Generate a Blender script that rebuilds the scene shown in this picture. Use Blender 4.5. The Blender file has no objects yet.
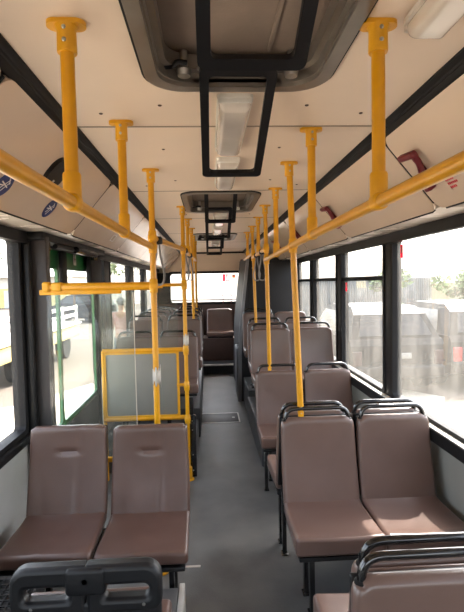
import bpy, math, random
from mathutils import Vector, Matrix
random.seed(7)
S = bpy.context.scene
COL = S.collection

# ------------------------------------------------------------------ camera
F_PX, W_PX, H_PX = 460.0, 464, 612
yaw, pitch, roll = math.radians(2.922), math.radians(2.924), math.radians(1.2)
fw = Vector((math.sin(yaw)*math.cos(pitch), math.cos(yaw)*math.cos(pitch), -math.sin(pitch)))
rt = Vector((math.cos(yaw), -math.sin(yaw), 0)); up = rt.cross(fw)
rt2 = rt*math.cos(roll) - up*math.sin(roll); up2 = up*math.cos(roll) + rt*math.sin(roll)
cam_d = bpy.data.cameras.new('camera'); cam = bpy.data.objects.new('camera', cam_d); COL.objects.link(cam)
m = Matrix((rt2, up2, -fw)).transposed().to_4x4(); m.translation = Vector((-.11, 0, 1.70)); cam.matrix_world = m
cam_d.sensor_fit = 'VERTICAL'; cam_d.sensor_height = 36.0; cam_d.lens = 36.0*F_PX/H_PX
cam_d.clip_start = .05; cam_d.clip_end = 400
S.camera = cam

# ------------------------------------------------------------------ world, sun, exposure
world = bpy.data.worlds.new('world'); S.world = world; world.use_nodes = True
wn = world.node_tree; bg = wn.nodes['Background']
sky = wn.nodes.new('ShaderNodeTexSky'); sky.sky_type = 'NISHITA'; sky.sun_disc = False
sky.sun_elevation = math.radians(52); sky.sun_rotation = math.radians(30); sky.dust_density = 4.0; sky.air_density = 1.2
hs = wn.nodes.new('ShaderNodeHueSaturation'); hs.inputs['Saturation'].default_value = .45
wn.links.new(sky.outputs[0], hs.inputs['Color']); wn.links.new(hs.outputs[0], bg.inputs[0]); bg.inputs[1].default_value = .5
SUN_DIR = Vector((.42, .62, 1.0)).normalized()          # towards the sun
sd = bpy.data.lights.new('sun', 'SUN'); sd.energy = 5.0; sd.angle = math.radians(.7); sd.color = (1, .93, .82)
sun = bpy.data.objects.new('sun', sd); COL.objects.link(sun)
sun.rotation_euler = SUN_DIR.to_track_quat('Z', 'Y').to_euler(); sun.location = (6, 8, 14)
S.view_settings.view_transform = 'Standard'; S.view_settings.look = 'None'
S.view_settings.gamma = 1.0; S.view_settings.use_curve_mapping = False
S.view_settings.exposure = 1.65
try:
    S.cycles.max_bounces = 14; S.cycles.diffuse_bounces = 8; S.cycles.glossy_bounces = 5
    S.cycles.transparent_max_bounces = 24; S.cycles.sample_clamp_indirect = 8
except Exception:
    pass

# ------------------------------------------------------------------ mesh helpers
def lin(c): return c/12.92 if c <= .04045 else ((c+.055)/1.055)**2.4
def rgb(r, g, b): return (lin(r/255), lin(g/255), lin(b/255), 1)

class MB:
    def __init__(s): s.v = []; s.f = []
    def add(s, vs, fs):
        o = len(s.v); s.v += [tuple(p) for p in vs]; s.f += [tuple(i+o for i in f) for f in fs]; return s
    def box(s, x0, x1, y0, y1, z0, z1):
        vs = [(x, y, z) for z in (z0, z1) for y in (y0, y1) for x in (x0, x1)]
        return s.add(vs, [(0, 2, 3, 1), (4, 5, 7, 6), (0, 1, 5, 4), (2, 6, 7, 3), (0, 4, 6, 2), (1, 3, 7, 5)])
    def rbox(s, c, size, r, seg=3, n=(1, 1, 1), fn=None):
        """rounded box, centred on c; fn deforms local points"""
        h = [q/2 for q in size]; r = min(r, *[q*.98 for q in h])
        ax = []
        for k in range(3):
            a = [h[k]-r+r*math.tan(math.pi/4*i/seg) for i in range(seg+1)]
            inn = h[k]-r
            mid = [-inn+2*inn*i/n[k] for i in range(1, n[k])]
            ax.append([-q for q in reversed(a)] + mid + a)
        idx = {}; vs = []; fs = []
        def vid(p):
            if p not in idx:
                q = [max(-(h[k]-r), min(h[k]-r, p[k])) for k in range(3)]
                d = Vector([p[k]-q[k] for k in range(3)])
                if d.length > 1e-9: d = d.normalized()*r
                w = Vector(q)+d
                if fn: w = Vector(fn(w.x, w.y, w.z))
                idx[p] = len(vs); vs.append((w.x+c[0], w.y+c[1], w.z+c[2]))
            return idx[p]
        for k in range(3):
            a, b = (k+1) % 3, (k+2) % 3
            for sg in (-1, 1):
                for i in range(len(ax[a])-1):
                    for j in range(len(ax[b])-1):
                        q = []
                        for (ii, jj) in ((i, j), (i+1, j), (i+1, j+1), (i, j+1)):
                            p = [0, 0, 0]; p[k] = sg*h[k]; p[a] = ax[a][ii]; p[b] = ax[b][jj]
                            q.append(vid(tuple(round(t, 7) for t in p)))
                        if sg < 0: q.reverse()
                        fs.append(tuple(q))
        return s.add(vs, fs)
    def tube(s, path, r, seg=10, closed=False):
        P = [Vector(p) for p in path]; n = len(P); vs = []; fs = []
        t0 = (P[1]-P[0]).normalized()
        u = t0.orthogonal().normalized()
        for i in range(n):
            if closed: t = (P[(i+1) % n]-P[i-1]).normalized()
            elif i == 0: t = (P[1]-P[0]).normalized()
            elif i == n-1: t = (P[-1]-P[-2]).normalized()
            else: t = ((P[i+1]-P[i]).normalized()+(P[i]-P[i-1]).normalized()).normalized()
            u = (u-t*u.dot(t)).normalized(); w = t.cross(u)
            rr = r[i] if isinstance(r, (list, tuple)) else r
            vs += [P[i]+u*(rr*math.cos(2*math.pi*k/seg))+w*(rr*math.sin(2*math.pi*k/seg)) for k in range(seg)]
        m_ = n if closed else n-1
        for i in range(m_):
            a, b = i*seg, ((i+1) % n)*seg
            fs += [(a+k, a+(k+1) % seg, b+(k+1) % seg, b+k) for k in range(seg)]
        if not closed:
            fs.append(tuple(reversed(range(seg)))); fs.append(tuple((n-1)*seg+k for k in range(seg)))
        return s.add(vs, fs)
    def prism(s, poly, fn, w0, w1):
        n = len(poly)
        vs = [fn(p[0], p[1], w0) for p in poly]+[fn(p[0], p[1], w1) for p in poly]
        fs = [tuple(reversed(range(n))), tuple(range(n, 2*n))]+[(i, (i+1) % n, n+(i+1) % n, n+i) for i in range(n)]
        return s.add(vs, fs)
    def ring(s, outer, inner, fn, w0, w1):
        n = len(outer); vs = []
        for w in (w0, w1): vs += [fn(p[0], p[1], w) for p in outer]+[fn(p[0], p[1], w) for p in inner]
        fs = []
        for i in range(n):
            j = (i+1) % n
            fs += [(i, n+i, n+j, j), (2*n+i, 2*n+j, 3*n+j, 3*n+i), (i, j, 2*n+j, 2*n+i), (n+i, 3*n+i, 3*n+j, n+j)]
        return s.add(vs, fs)
    def lathe(s, prof, c=(0, 0, 0), axis='z', seg=16):
        vs = []; fs = []; n = len(prof)
        for k in range(seg):
            a = 2*math.pi*k/seg
            for (r, h) in prof:
                p = (r*math.cos(a), r*math.sin(a), h)
                if axis == 'x': p = (p[2], p[0], p[1])
                if axis == 'y': p = (p[1], p[2], p[0])
                vs.append((p[0]+c[0], p[1]+c[1], p[2]+c[2]))
        for k in range(seg):
            a, b = k*n, ((k+1) % seg)*n
            fs += [(a+i, b+i, b+i+1, a+i+1) for i in range(n-1)]
        if prof[0][0] > 1e-6: fs.append(tuple(reversed([k*n for k in range(seg)])))
        if prof[-1][0] > 1e-6: fs.append(tuple(k*n+n-1 for k in range(seg)))
        return s.add(vs, fs)
    def mesh(s, name, mat, smooth=35):
        me = bpy.data.meshes.new(name); me.from_pydata(s.v, [], s.f); me.validate()
        if mat: me.materials.append(mat)
        if smooth:
            me.shade_smooth(); me.set_sharp_from_angle(angle=math.radians(smooth))
        return me
    def build(s, name, mat, parent=None, smooth=35, loc=None):
        return obj(name, s.mesh(name, mat, smooth), parent, loc)

def obj(name, me, parent=None, loc=None):
    o = bpy.data.objects.new(name, me); COL.objects.link(o)
    if parent: o.parent = parent
    if loc: o.location = loc
    return o
def empty(name, loc=(0, 0, 0), rz=0):
    o = bpy.data.objects.new(name, None); COL.objects.link(o); o.location = loc; o.rotation_euler.z = rz
    o.empty_display_size = .1
    return o
def tag(o, label=None, cat=None, group=None, kind=None):
    if label: o['label'] = label
    if cat: o['category'] = cat
    if group: o['group'] = group
    if kind: o['kind'] = kind
    return o
def copy_tree(o, parent=None):
    c = o.copy(); COL.objects.link(c); c.parent = parent
    for ch in KIDS(o): copy_tree(ch, c)
    return c
def KIDS(o): return [q for q in list(bpy.data.objects) if q.parent == o]
def struct(name, label=None): return tag(empty(name), label, None, None, 'structure')
def rrect(w, h, r0, seg=4, cx=0, cy=0, rs=None):
    pts = []
    for k_, (sx, sy, a0) in enumerate(((1, 1, 0), (-1, 1, 90), (-1, -1, 180), (1, -1, 270))):
        r = rs[k_] if rs else r0
        for i in range(seg+1):
            a = math.radians(a0+90*i/seg)
            pts.append((cx+sx*(w/2-r)+r*math.cos(a), cy+sy*(h/2-r)+r*math.sin(a)))
    return pts
def fillet(P, r, seg=5):
    P = [Vector(p) for p in P]; out = [P[0]]
    for i in range(1, len(P)-1):
        a, b, c = P[i-1], P[i], P[i+1]
        d1, d2 = (a-b), (c-b); k = min(r, d1.length*.49, d2.length*.49)
        p, q = b+d1.normalized()*k, b+d2.normalized()*k
        for j in range(seg+1):
            t = j/seg; out.append(p*(1-t)**2+b*2*t*(1-t)+q*t*t)
    out.append(P[-1]); return out
XY = lambda u, v, w: (u, v, w)
YZ = lambda u, v, w: (w, u, v)
XZ = lambda u, v, w: (u, w, v)

# ------------------------------------------------------------------ materials
def mat(name, col, rough=.5, metal=0, var=.08, scale=8, bump=0, bscale=60, col2=None, spec=.5, coat=0, dirt=None):
    M = bpy.data.materials.new(name); M.use_nodes = True; nt = M.node_tree; N = nt.nodes; L = nt.links
    b = N['Principled BSDF']; b.inputs['Roughness'].default_value = rough; b.inputs['Metallic'].default_value = metal
    b.inputs['Specular IOR Level'].default_value = spec
    if coat: b.inputs['Coat Weight'].default_value = coat; b.inputs['Coat Roughness'].default_value = .12
    tc = N.new('ShaderNodeTexCoord'); nz = N.new('ShaderNodeTexNoise'); nz.inputs['Scale'].default_value = scale; nz.inputs['Detail'].default_value = 6
    L.new(tc.outputs['Object'], nz.inputs['Vector'])
    rp = N.new('ShaderNodeValToRGB'); c = rgb(*col)
    c2 = rgb(*col2) if col2 else tuple(q*(1-var*2.2) for q in c[:3])+(1,)
    rp.color_ramp.elements[0].position = .3; rp.color_ramp.elements[1].position = .7
    rp.color_ramp.elements[0].color = c2; rp.color_ramp.elements[1].color = c
    L.new(nz.outputs[0], rp.inputs[0]); L.new(rp.outputs[0], b.inputs['Base Color'])
    mr = N.new('ShaderNodeMapRange'); mr.inputs[3].default_value = max(.02, rough-.07); mr.inputs[4].default_value = min(1, rough+.1)
    L.new(nz.outputs[0], mr.inputs[0]); L.new(mr.outputs[0], b.inputs['Roughness'])
    if bump:
        n2 = N.new('ShaderNodeTexNoise'); n2.inputs['Scale'].default_value = bscale; n2.inputs['Detail'].default_value = 4
        L.new(tc.outputs['Object'], n2.inputs['Vector'])
        bp = N.new('ShaderNodeBump'); bp.inputs['Strength'].default_value = bump; bp.inputs['Distance'].default_value = .004
        L.new(n2.outputs[0], bp.inputs['Height']); L.new(bp.outputs[0], b.inputs['Normal'])
    return M
def glass(name, dirt_lo, dirt_hi, streak=(3, 3, .6), tint=(1, 1, 1, 1), dcol=(190, 185, 175)):
    M = bpy.data.materials.new(name); M.use_nodes = True; nt = M.node_tree; N = nt.nodes; L = nt.links
    N.remove(N['Principled BSDF']); out = N['Material Output']
    tr = N.new('ShaderNodeBsdfTransparent'); tr.inputs[0].default_value = tint
    gl = N.new('ShaderNodeBsdfGlossy'); gl.inputs['Roughness'].default_value = .02
    fr = N.new('ShaderNodeFresnel'); fr.inputs[0].default_value = 1.5
    ge = N.new('ShaderNodeNewGeometry'); iv = N.new('ShaderNodeMath'); iv.operation = 'SUBTRACT'; iv.inputs[0].default_value = 1.0; L.new(ge.outputs['Backfacing'], iv.inputs[1])
    ml = N.new('ShaderNodeMath'); ml.operation = 'MULTIPLY'; L.new(fr.outputs[0], ml.inputs[0]); L.new(iv.outputs[0], ml.inputs[1])
    mx = N.new('ShaderNodeMixShader'); L.new(ml.outputs[0], mx.inputs[0]); L.new(tr.outputs[0], mx.inputs[1]); L.new(gl.outputs[0], mx.inputs[2])
    df = N.new('ShaderNodeBsdfDiffuse'); df.inputs[0].default_value = rgb(*dcol)
    tl = N.new('ShaderNodeBsdfTranslucent'); tl.inputs[0].default_value = rgb(*dcol)
    dm = N.new('ShaderNodeMixShader'); dm.inputs[0].default_value = .6; L.new(df.outputs[0], dm.inputs[1]); L.new(tl.outputs[0], dm.inputs[2])
    tc = N.new('ShaderNodeTexCoord'); mp = N.new('ShaderNodeMapping'); mp.inputs['Scale'].default_value = streak
    nz = N.new('ShaderNodeTexNoise'); nz.inputs['Scale'].default_value = 2.2; nz.inputs['Detail'].default_value = 7; nz.inputs['Roughness'].default_value = .65
    L.new(tc.outputs['Object'], mp.inputs[0]); L.new(mp.outputs[0], nz.inputs['Vector'])
    mr = N.new('ShaderNodeMapRange'); mr.inputs[1].default_value = .35; mr.inputs[2].default_value = .72
    mr.inputs[3].default_value = dirt_lo; mr.inputs[4].default_value = dirt_hi; L.new(nz.outputs[0], mr.inputs[0])
    m2 = N.new('ShaderNodeMixShader'); L.new(mr.outputs[0], m2.inputs[0]); L.new(mx.outputs[0], m2.inputs[1]); L.new(dm.outputs[0], m2.inputs[2])
    L.new(m2.outputs[0], out.inputs[0]); return M

M = dict(
 cream=mat('cream_ceiling_panel', (222, 201, 178), .42, var=.03, scale=3),
 cove=mat('white_gloss_panel', (226, 206, 184), .16, var=.03, scale=3, coat=.5),
 soffit=mat('white_soffit', (222, 212, 198), .25, var=.05, scale=5),
 black=mat('black_plastic', (18, 18, 20), .45, var=.1, spec=.35),
 blackgloss=mat('black_gloss_paint', (14, 14, 16), .18, var=.1, coat=.6),
 rubber=mat('black_rubber', (17, 17, 19), .6, var=.1, spec=.3),
 slab=mat('dark_grey_panel', (62, 58, 58), .5, var=.06),
 yellow=mat('yellow_paint', (218, 154, 12), .34, var=.06, scale=14, coat=.3),
 ybright=mat('yellow_plastic', (222, 160, 20), .4, var=.05, scale=14),
 steel=mat('zinc_steel', (190, 188, 182), .3, 1, var=.08),
 alu=mat('aluminium', (204, 202, 196), .38, .35, var=.08, scale=14),
 vinyl=mat('brown_vinyl', (102, 81, 73), .3, coat=.15, var=.07, scale=5, bump=.12, bscale=220),
 vinyl2=mat('brown_vinyl_cover', (92, 70, 62), .33, coat=.12, var=.08, scale=7, bump=.16, bscale=200),
 floor=mat('grey_vinyl_floor', (104, 105, 103), .45, var=.2, scale=3.2, bump=.3, bscale=120, col2=(76, 77, 77)),
 podium=mat('grey_podium_lino', (78, 79, 80), .5, var=.12, scale=4, bump=.1, bscale=140),
 wallgrey=mat('light_grey_wall', (176, 176, 172), .5, var=.06, scale=4),
 wallmid=mat('mid_grey_wall', (142, 142, 136), .5, var=.08, scale=4),
 panelgrey=mat('grey_plastic_panel', (132, 130, 122), .45, var=.05, scale=5),
 seam=mat('beige_seam_rubber', (150, 134, 116), .6, var=.05),
 lens=mat('lamp_diffuser', (214, 204, 190), .2, var=.04, coat=.6),
 hatchlid=mat('hatch_lining', (128, 112, 98), .7, var=.1, scale=9, bump=.15, bscale=90),
 hatchframe=mat('hatch_aluminium', (150, 142, 132), .34, .75, var=.1),
 green=mat('green_paint', (28, 104, 52), .35, var=.08, coat=.3),
 red=mat('dark_red_plastic', (116, 20, 30), .4, var=.1),
 redp=mat('red_print', (206, 40, 62), .5, var=.02),
 white=mat('white_print', (240, 238, 234), .5, var=.02),
 orange=mat('orange_print', (226, 130, 60), .5, var=.02),
 blue=mat('blue_print', (34, 52, 112), .45, var=.04),
 paper=mat('torn_paper', (206, 200, 190), .7, var=.08, scale=40),
 strap=mat('grey_strap', (132, 130, 130), .5, var=.08),
 tower=mat('charcoal_panel', (27, 27, 30), .6, var=.08),
 greymetal=mat('grey_painted_metal', (126, 127, 130), .5, 0, var=.08),
 wood=mat('rear_wall_brown', (88, 66, 58), .6, var=.08),
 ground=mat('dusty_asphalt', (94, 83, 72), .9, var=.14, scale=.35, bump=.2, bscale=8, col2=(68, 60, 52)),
 sun_patch=mat('painted_sun_patch', (204, 192, 174), .85, var=.1, scale=.8, bump=.15, bscale=20),  # sunlit yard ground, its brightness put into a pale colour
 fence=mat('galvanised_sheet', (150, 152, 150), .5, .4, var=.12, scale=2),
 cream2=mat('pale_yellow_paint', (214, 196, 128), .5, var=.08, scale=2),
 offwhite=mat('off_white_paint', (222, 218, 208), .5, var=.06, scale=2),
 roofgrey=mat('pale_roof_sheet', (196, 198, 196), .6, var=.06, scale=1),
 plaster=mat('beige_plaster', (190, 172, 142), .8, var=.1, scale=1.2),
 car=mat('dark_grey_car_paint', (26, 28, 32), .5, 0, var=.05, spec=.15),
 car2=mat('graphite_car_paint', (34, 31, 31), .5, 0, var=.05, spec=.15),
 carglass=mat('dark_car_glass', (14, 17, 20), .2, var=.02),
 tyre=mat('tyre_rubber', (26, 26, 26), .8, var=.1),
 tail=mat('tail_lamp_red', (214, 22, 30), .25, var=.05, coat=.8),
 tail2=mat('dark_tail_lamp', (52, 18, 20), .4, var=.05),
 leaf=mat('leaf_green', (86, 112, 54), .7, var=.3, scale=1.5, col2=(48, 72, 32)),
 bark=mat('bark', (92, 74, 58), .9, var=.2, scale=6, bump=.5, bscale=20),
 skin=mat('skin', (196, 146, 120), .55, var=.04), hair=mat('dark_hair', (42, 30, 26), .6, var=.1),
 shirt=mat('pink_checked_shirt', (186, 122, 118), .8, var=.12, scale=26, col2=(212, 178, 170)),
 jeans=mat('grey_blue_jeans', (96, 108, 124), .8, var=.12, scale=12),
 g_clean=glass('window_glass', .01, .05),
 g_dirty=glass('dusty_window_glass', .04, .22, streak=(3, 2.4, .7)),
 g_part=glass('partition_glass', .02, .12, streak=(2, 2, .5), tint=(.93, .97, .95, 1)),
)

# ------------------------------------------------------------------ the setting: bus body
Y0, Y1 = -2.2, 9.75                     # front and rear of the saloon
XW = 1.18                               # inner face of the side walls
ZC = 2.35                               # ceiling
ZS, ZT = .86, 1.985                     # window bottom / top
floor = MB().box(-1.25, 1.25, Y0, Y1+.1, -.07, 0).build('floor', M['floor']); tag(floor, 'dark grey vinyl floor of the bus aisle', kind='structure')
MB().box(-1.16, 1.16, 8.5, Y1, 0, .185).build('rear_platform', M['podium'], floor)
MB().box(-.27, .42, 8.43, 8.5, .165, .19).build('step_edge', M['alu'], floor)
def podium(name, label, boxes, edge, m='podium'):
    r = tag(empty(name), label, 'podium')
    for b in boxes: MB().rbox(((b[0]+b[1])/2, (b[2]+b[3])/2, (b[4]+b[5])/2), (b[1]-b[0], b[3]-b[2], b[5]-b[4]), .015, 2).build('step_box', M[m], r)
    for b in edge: MB().rbox(((b[0]+b[1])/2, (b[2]+b[3])/2, (b[4]+b[5])/2), (b[1]-b[0], b[3]-b[2], b[5]-b[4]), .004, 1).build('edge_strip', M['alu'], r)
    return r
podium('wheel_arch_podium', 'grey raised podium carrying the rear seat rows along the windows', [(.345, 1.16, 4.12, 5.62, .001, .285), (.36, 1.16, 5.62, 6.46, .001, .36)], [])
podium('wheel_arch_podium', 'grey raised podium under the seats behind the grey panel partition', [(-1.16, -.25, 4.12, 5.0, .001, .21), (-1.16, -.23, 5.0, 8.49, .001, .33)], [])
podium('wheel_arch_podium', 'dark grey podium with a bright metal edge under the black shell seat', [(-1.16, -.285, -.6, 2.22, .001, .2)], [(-.287, -.26, -.6, 2.24, .001, .205)])

# ceiling: panels between the cross seams, holes for the roof hatches
ceil = struct('ceiling', 'cream panelled ceiling of the bus')
SEAMS = [Y0, -.79, .58, 1.95, 3.285, 4.66, 6.05, 7.42, 8.8, Y1]
HATCH = [(.66, 1.54), (3.33, 4.215), (6.1, 7.0)]
HW = .255
for a, b in zip(SEAMS, SEAMS[1:]):
    a2, b2 = a+.003, b-.003; mb = MB(); h = [q for q in HATCH if a < q[0] < b]
    if h:
        p, q = h[0]
        for (x0, x1, y0, y1) in ((-.635, -HW, a2, b2), (HW, .635, a2, b2), (-HW, HW, a2, p), (-HW, HW, q, b2)): mb.box(x0, x1, y0, y1, ZC, ZC+.02)
    else: mb.box(-.635, .635, a2, b2, ZC, ZC+.02)
    mb.build('ceiling_panel', M['cream'], ceil, smooth=0)
for y in SEAMS[1:-1]: MB().rbox((0, y, ZC+.004), (1.26, .016, .012), .003, 1).build('seam_strip', M['seam'], ceil)
sk = MB(); sk.box(-1.25, 1.25, Y0-.1, Y1+.1, ZC+.13, ZC+.18)
sk.build('roof_skin', M['offwhite'], ceil, smooth=0)
scr = MB().lathe([(.0, -.004), (.006, -.003), (.008, 0)], seg=8).mesh('screw', M['wood'])
for (x, y) in ((-.27, 1.72), (.27, 1.72), (-.31, 2.27), (.25, 2.25), (-.3, 2.95), (.3, 2.95), (-.5, 1.8), (.5, 1.8), (-.5, 3.1), (.5, 3.1), (-.3, 4.4), (.3, 4.4)):
    obj('screw', scr, ceil, (x, y, ZC-.0005))

# dark extrusions between ceiling and coves
for i, sg in ((1, -1), (2, 1)):
    prof = [(.626, 2.345), (.634, 2.338), (.646, 2.336), (.650, 2.330), (.656, 2.330), (.660, 2.322), (.674, 2.312), (.680, 2.312), (.684, 2.325), (.66, 2.365), (.626, 2.365)]
    t = MB().prism([(sg*p[0], p[1]) for p in (prof if sg > 0 else prof)], lambda u, v, w: (u, w, v), Y0, Y1).build('trim_%d' % i, M['rubber'])
    tag(t, 'black ribbed strip along the %s edge of the ceiling' % ('left' if sg < 0 else 'right'), kind='structure')

# side walls
WINR = [(-1.7, -.15, 0), (.0, 1.45, 0), (1.6, 3.155, 0), (3.29, 4.375, 1), (4.535, 5.55, 1), (5.70, 6.58, 1)]
WINL = [(-.4, .95, 0), (1.08, 2.67, 0), (4.62, 4.8, 0), (5.06, 6.35, 0), (6.62, 7.72, 0), (7.95, 9.3, 0)]
DOOR = (2.9, 4.5)
CT, CB = (.676, 2.318), (.935, 2.012)     # cove panel top / bottom (x, z)
def cove_pt(sg, y, t, off=0):
    dx, dz = CB[0]-CT[0], CB[1]-CT[1]; L_ = math.hypot(dx, dz)
    return Vector((sg*(CT[0]+dx*t+dz/L_*off), y, CT[1]+dz*t-dx/L_*off))
def cove_mat(sg, y, t, off=0):
    """local frame on the cove: X along the bus (+y), Y up the slope, Z out into the saloon"""
    o = cove_pt(sg, y, t, off); Yv = (cove_pt(sg, y, 0)-cove_pt(sg, y, 1)).normalized(); Xv = Vector((0, 1, 0)); Zv = Xv.cross(Yv)
    inn = cove_pt(sg, y, t, 1)-cove_pt(sg, y, t, 0)
    if Zv.dot(inn) < 0: Xv = -Xv; Zv = -Zv
    m_ = Matrix((Xv, Yv, Zv)).transposed().to_4x4(); m_.translation = o; return m_
walls = {}
for sg, nm, WIN, joints in ((-1, 'left', WINL, [Y0, -.05, 1.375, 2.82, 4.22, 5.6, 7.0, 8.4, Y1]), (1, 'right', WINR, [Y0, -.7, .66, 2.02, 3.34, 4.65, 6.0, 7.35, 8.7, Y1])):
    wl = struct('wall_'+nm, 'side wall of the bus with windows and white cove panels above'); walls[nm] = wl
    xs = lambda a, b: (min(sg*a, sg*b), max(sg*a, sg*b))
    # lower wall panels
    seg = [Y0, .2, 1.4, DOOR[0]-.12] if sg < 0 else [Y0, .2, 1.5, 3.2, 4.45, 5.6, 7.2, Y1+.05]
    segs = list(zip(seg, seg[1:]))
    if sg < 0: segs += [(DOOR[1]+.1, 5.6), (5.6, 7.2), (7.2, Y1+.05)]
    for a, b in segs:
        MB().rbox((sg*(XW+.03), (a+b)/2, ZS/2-.01), (.06, b-a-.004, ZS-.02), .006, 1).build('wall_panel', M['wallgrey' if sg < 0 else 'wallmid'], wl)
        MB().box(*xs(XW+.058, XW+.07), a, b, -.3, ZS).build('outer_skin', M['green'], wl, smooth=0)
        # sill
        if sg < 0: MB().rbox((sg*(XW-.0), (a+b)/2, ZS-.03), (.07, b-a, .05), .012, 2).build('sill', M['rubber'], wl)
        else:
            MB().rbox((sg*(XW-.022), (a+b)/2, ZS-.006), (.056, b-a, .012), .004, 1).build('sill', M['offwhite'], wl)
            MB().rbox((sg*(XW-.044), (a+b)/2, ZS-.04), (.026, b-a, .075), .008, 2).build('sill_edge', M['rubber'], wl)
    # pillars between the windows
    ys = [Y0]; 
    for w in sorted(WIN): ys += [w[0], w[1]]
    ys.append(Y1+.05)
    for a, b in zip(ys[::2], ys[1::2]):
        sp = [(a, b)]
        if sg < 0 and a < DOOR[0] < b: sp = [(a, DOOR[0]-.02), (DOOR[1], b)]
        for a2, b2 in sp:
            if b2-a2 > .01: MB().rbox((sg*(XW+.028), (a2+b2)/2, (ZS+ZT)/2), (.075, b2-a2, ZT-ZS+.05), .012, 2).build('pillar', M['black'], wl)
    # header beam, soffit and outer skin above the windows
    MB().box(*xs(XW-.005, XW+.07), Y0, Y1+.05, ZT-.005, ZT+.55).build('header', M['black'], wl, smooth=0)
    for a, b in zip(joints, joints[1:]):
        MB().rbox((sg*(CB[0]+XW)/2, (a+b)/2, 2.022), (XW-CB[0]+.01, b-a-.003, .016), .004, 1).build('soffit_panel', M['soffit'], wl)
    # window header lip, black
    MB().box(*xs(XW-.045, XW), Y0, Y1, ZT-.035, 2.013).build('header_lip', M['black'], wl, smooth=0)
    # cove panels, rounded corners, thin joints
    L_ = math.hypot(CB[0]-CT[0], CB[1]-CT[1])
    for a, b in zip(joints, joints[1:]):
        a2, b2 = a+.007, b-.007
        o = MB().prism(rrect(b2-a2, L_-.004, .05, 6), XY, -.012, .012).build('cove_panel', M['cove'], wl, smooth=30)
        o.matrix_world = cove_mat(sg, (a2+b2)/2, .5, 0); o.matrix_parent_inverse = Matrix.Identity(4)
    js = MB().rbox((0, 0, 0), (.011, L_-.05, .012), .002, 1).mesh('joint_seal', M['rubber'])
    for y in joints[1:-1]:
        o = obj('joint_seal', js, wl); o.matrix_world = cove_mat(sg, y, .47, .0065); o.matrix_parent_inverse = Matrix.Identity(4)
    for a, b in zip(joints, joints[1:]):
        o = MB().rbox((0, 0, 0), (b-a-.12, .008, .02), .002, 1).build('edge_seal', M['rubber'], wl); o.matrix_world = cove_mat(sg, (a+b)/2, 1.006, .003); o.matrix_parent_inverse = Matrix.Identity(4)
    mb = MB()
    mb.prism([(sg*(CT[0]-.01), CT[1]+.035), (sg*(CB[0]+.02), CB[1]+.02), (sg*(CB[0]+.04), CB[1]+.03), (sg*(CT[0]+.03), CT[1]+.06)], lambda u, v, w: (u, w, v), Y0, Y1)
    mb.build('cove_backing', M['rubber'], wl, smooth=0)

# windows
def window(n, sg, y0, y1, transom, gm):
    w = struct('window_%d' % n, 'bus side window in a black rubber frame')
    cx = (y0+y1)/2; cz = (ZS+ZT)/2; hw = y1-y0; hh = ZT-ZS
    MB().ring(rrect(hw+.03, hh+.02, .04, 5, cx, cz), rrect(hw-.05, hh-.05, .028, 5, cx, cz), YZ, sg*(XW-.015), sg*(XW+.05)).build('window_frame', M['rubber'], w)
    zt = 1.71
    if transom:
        MB().rbox((sg*(XW+.02), cx, zt), (.05, hw-.04, .036), .01, 2).build('transom', M['rubber'], w)
        for za, zb in ((ZS+.015, zt), (zt, ZT-.015)):
            MB().box(*sorted((sg*(XW+.018), sg*(XW+.023))), y0+.015, y1-.015, za, zb).build('pane', M[gm], w, smooth=0)
    else:
        MB().box(*sorted((sg*(XW+.018), sg*(XW+.023))), y0+.015, y1-.015, ZS+.015, ZT-.015).build('pane', M[gm], w, smooth=0)
    return w
nw = 1
for (a, b, t) in WINR: window(nw, 1, a, b, t, 'g_dirty'); nw += 1
for (a, b, t) in WINL: window(nw, -1, a, b, t, 'g_clean'); nw += 1

# rear wall with its window
wr = struct('wall_rear', 'rear wall of the bus around the rear window')
RW = (-.93, .93, 1.27, 1.93)
MB().box(-1.25, 1.25, Y1, Y1+.08, RW[3], ZC+.15).build('rear_header', M['cream'], wr, smooth=0)
MB().box(-1.25, 1.25, Y1, Y1+.08, -.3, RW[2]).build('rear_panel', M['wood'], wr, smooth=0)
for sg in (-1, 1): MB().box(*sorted((sg*.93, sg*1.25)), Y1, Y1+.08, RW[2], RW[3]).build('rear_pillar', M['black'], wr, smooth=0)
MB().box(-.7, .7, Y1-.02, Y1, ZC-.035, ZC).build('header_trim', M['black'], wr, smooth=0)
w = struct('window_%d' % nw, 'wide rear window of the bus'); nw += 1
MB().ring(rrect(1.9, .70, .07, 5, 0, 1.6), rrect(1.80, .60, .06, 5, 0, 1.6), XZ, Y1-.02, Y1+.05).build('window_frame', M['rubber'], w)
MB().box(-.92, .92, Y1+.02, Y1+.025, 1.28, 1.92).build('pane', M['g_clean'], w, smooth=0)
MB().rbox((0, Y1+.01, 1.345), (1.8, .03, .02), .006, 1).build('glazing_bar', M['rubber'], w)

# front wall behind the camera, with the windscreen
wf = struct('wall_front', 'front end of the bus around the windscreen')
MB().box(-1.25, 1.25, Y0-.08, Y0, -.3, .75).build('front_panel', M['wallmid'], wf, smooth=0)
MB().box(-1.25, 1.25, Y0-.08, Y0, 2.05, ZC+.15).build('front_header', M['cream'], wf, smooth=0)
w = struct('window_%d' % nw, 'windscreen of the bus'); nw += 1
MB().ring(rrect(2.46, 1.34, .1, 5, 0, 1.4), rrect(2.3, 1.2, .1, 5, 0, 1.4), XZ, Y0-.06, Y0).build('window_frame', M['rubber'], w)
MB().box(-1.16, 1.16, Y0-.035, Y0-.03, .79, 2.01).build('pane', M['g_clean'], w, smooth=0)

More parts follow.
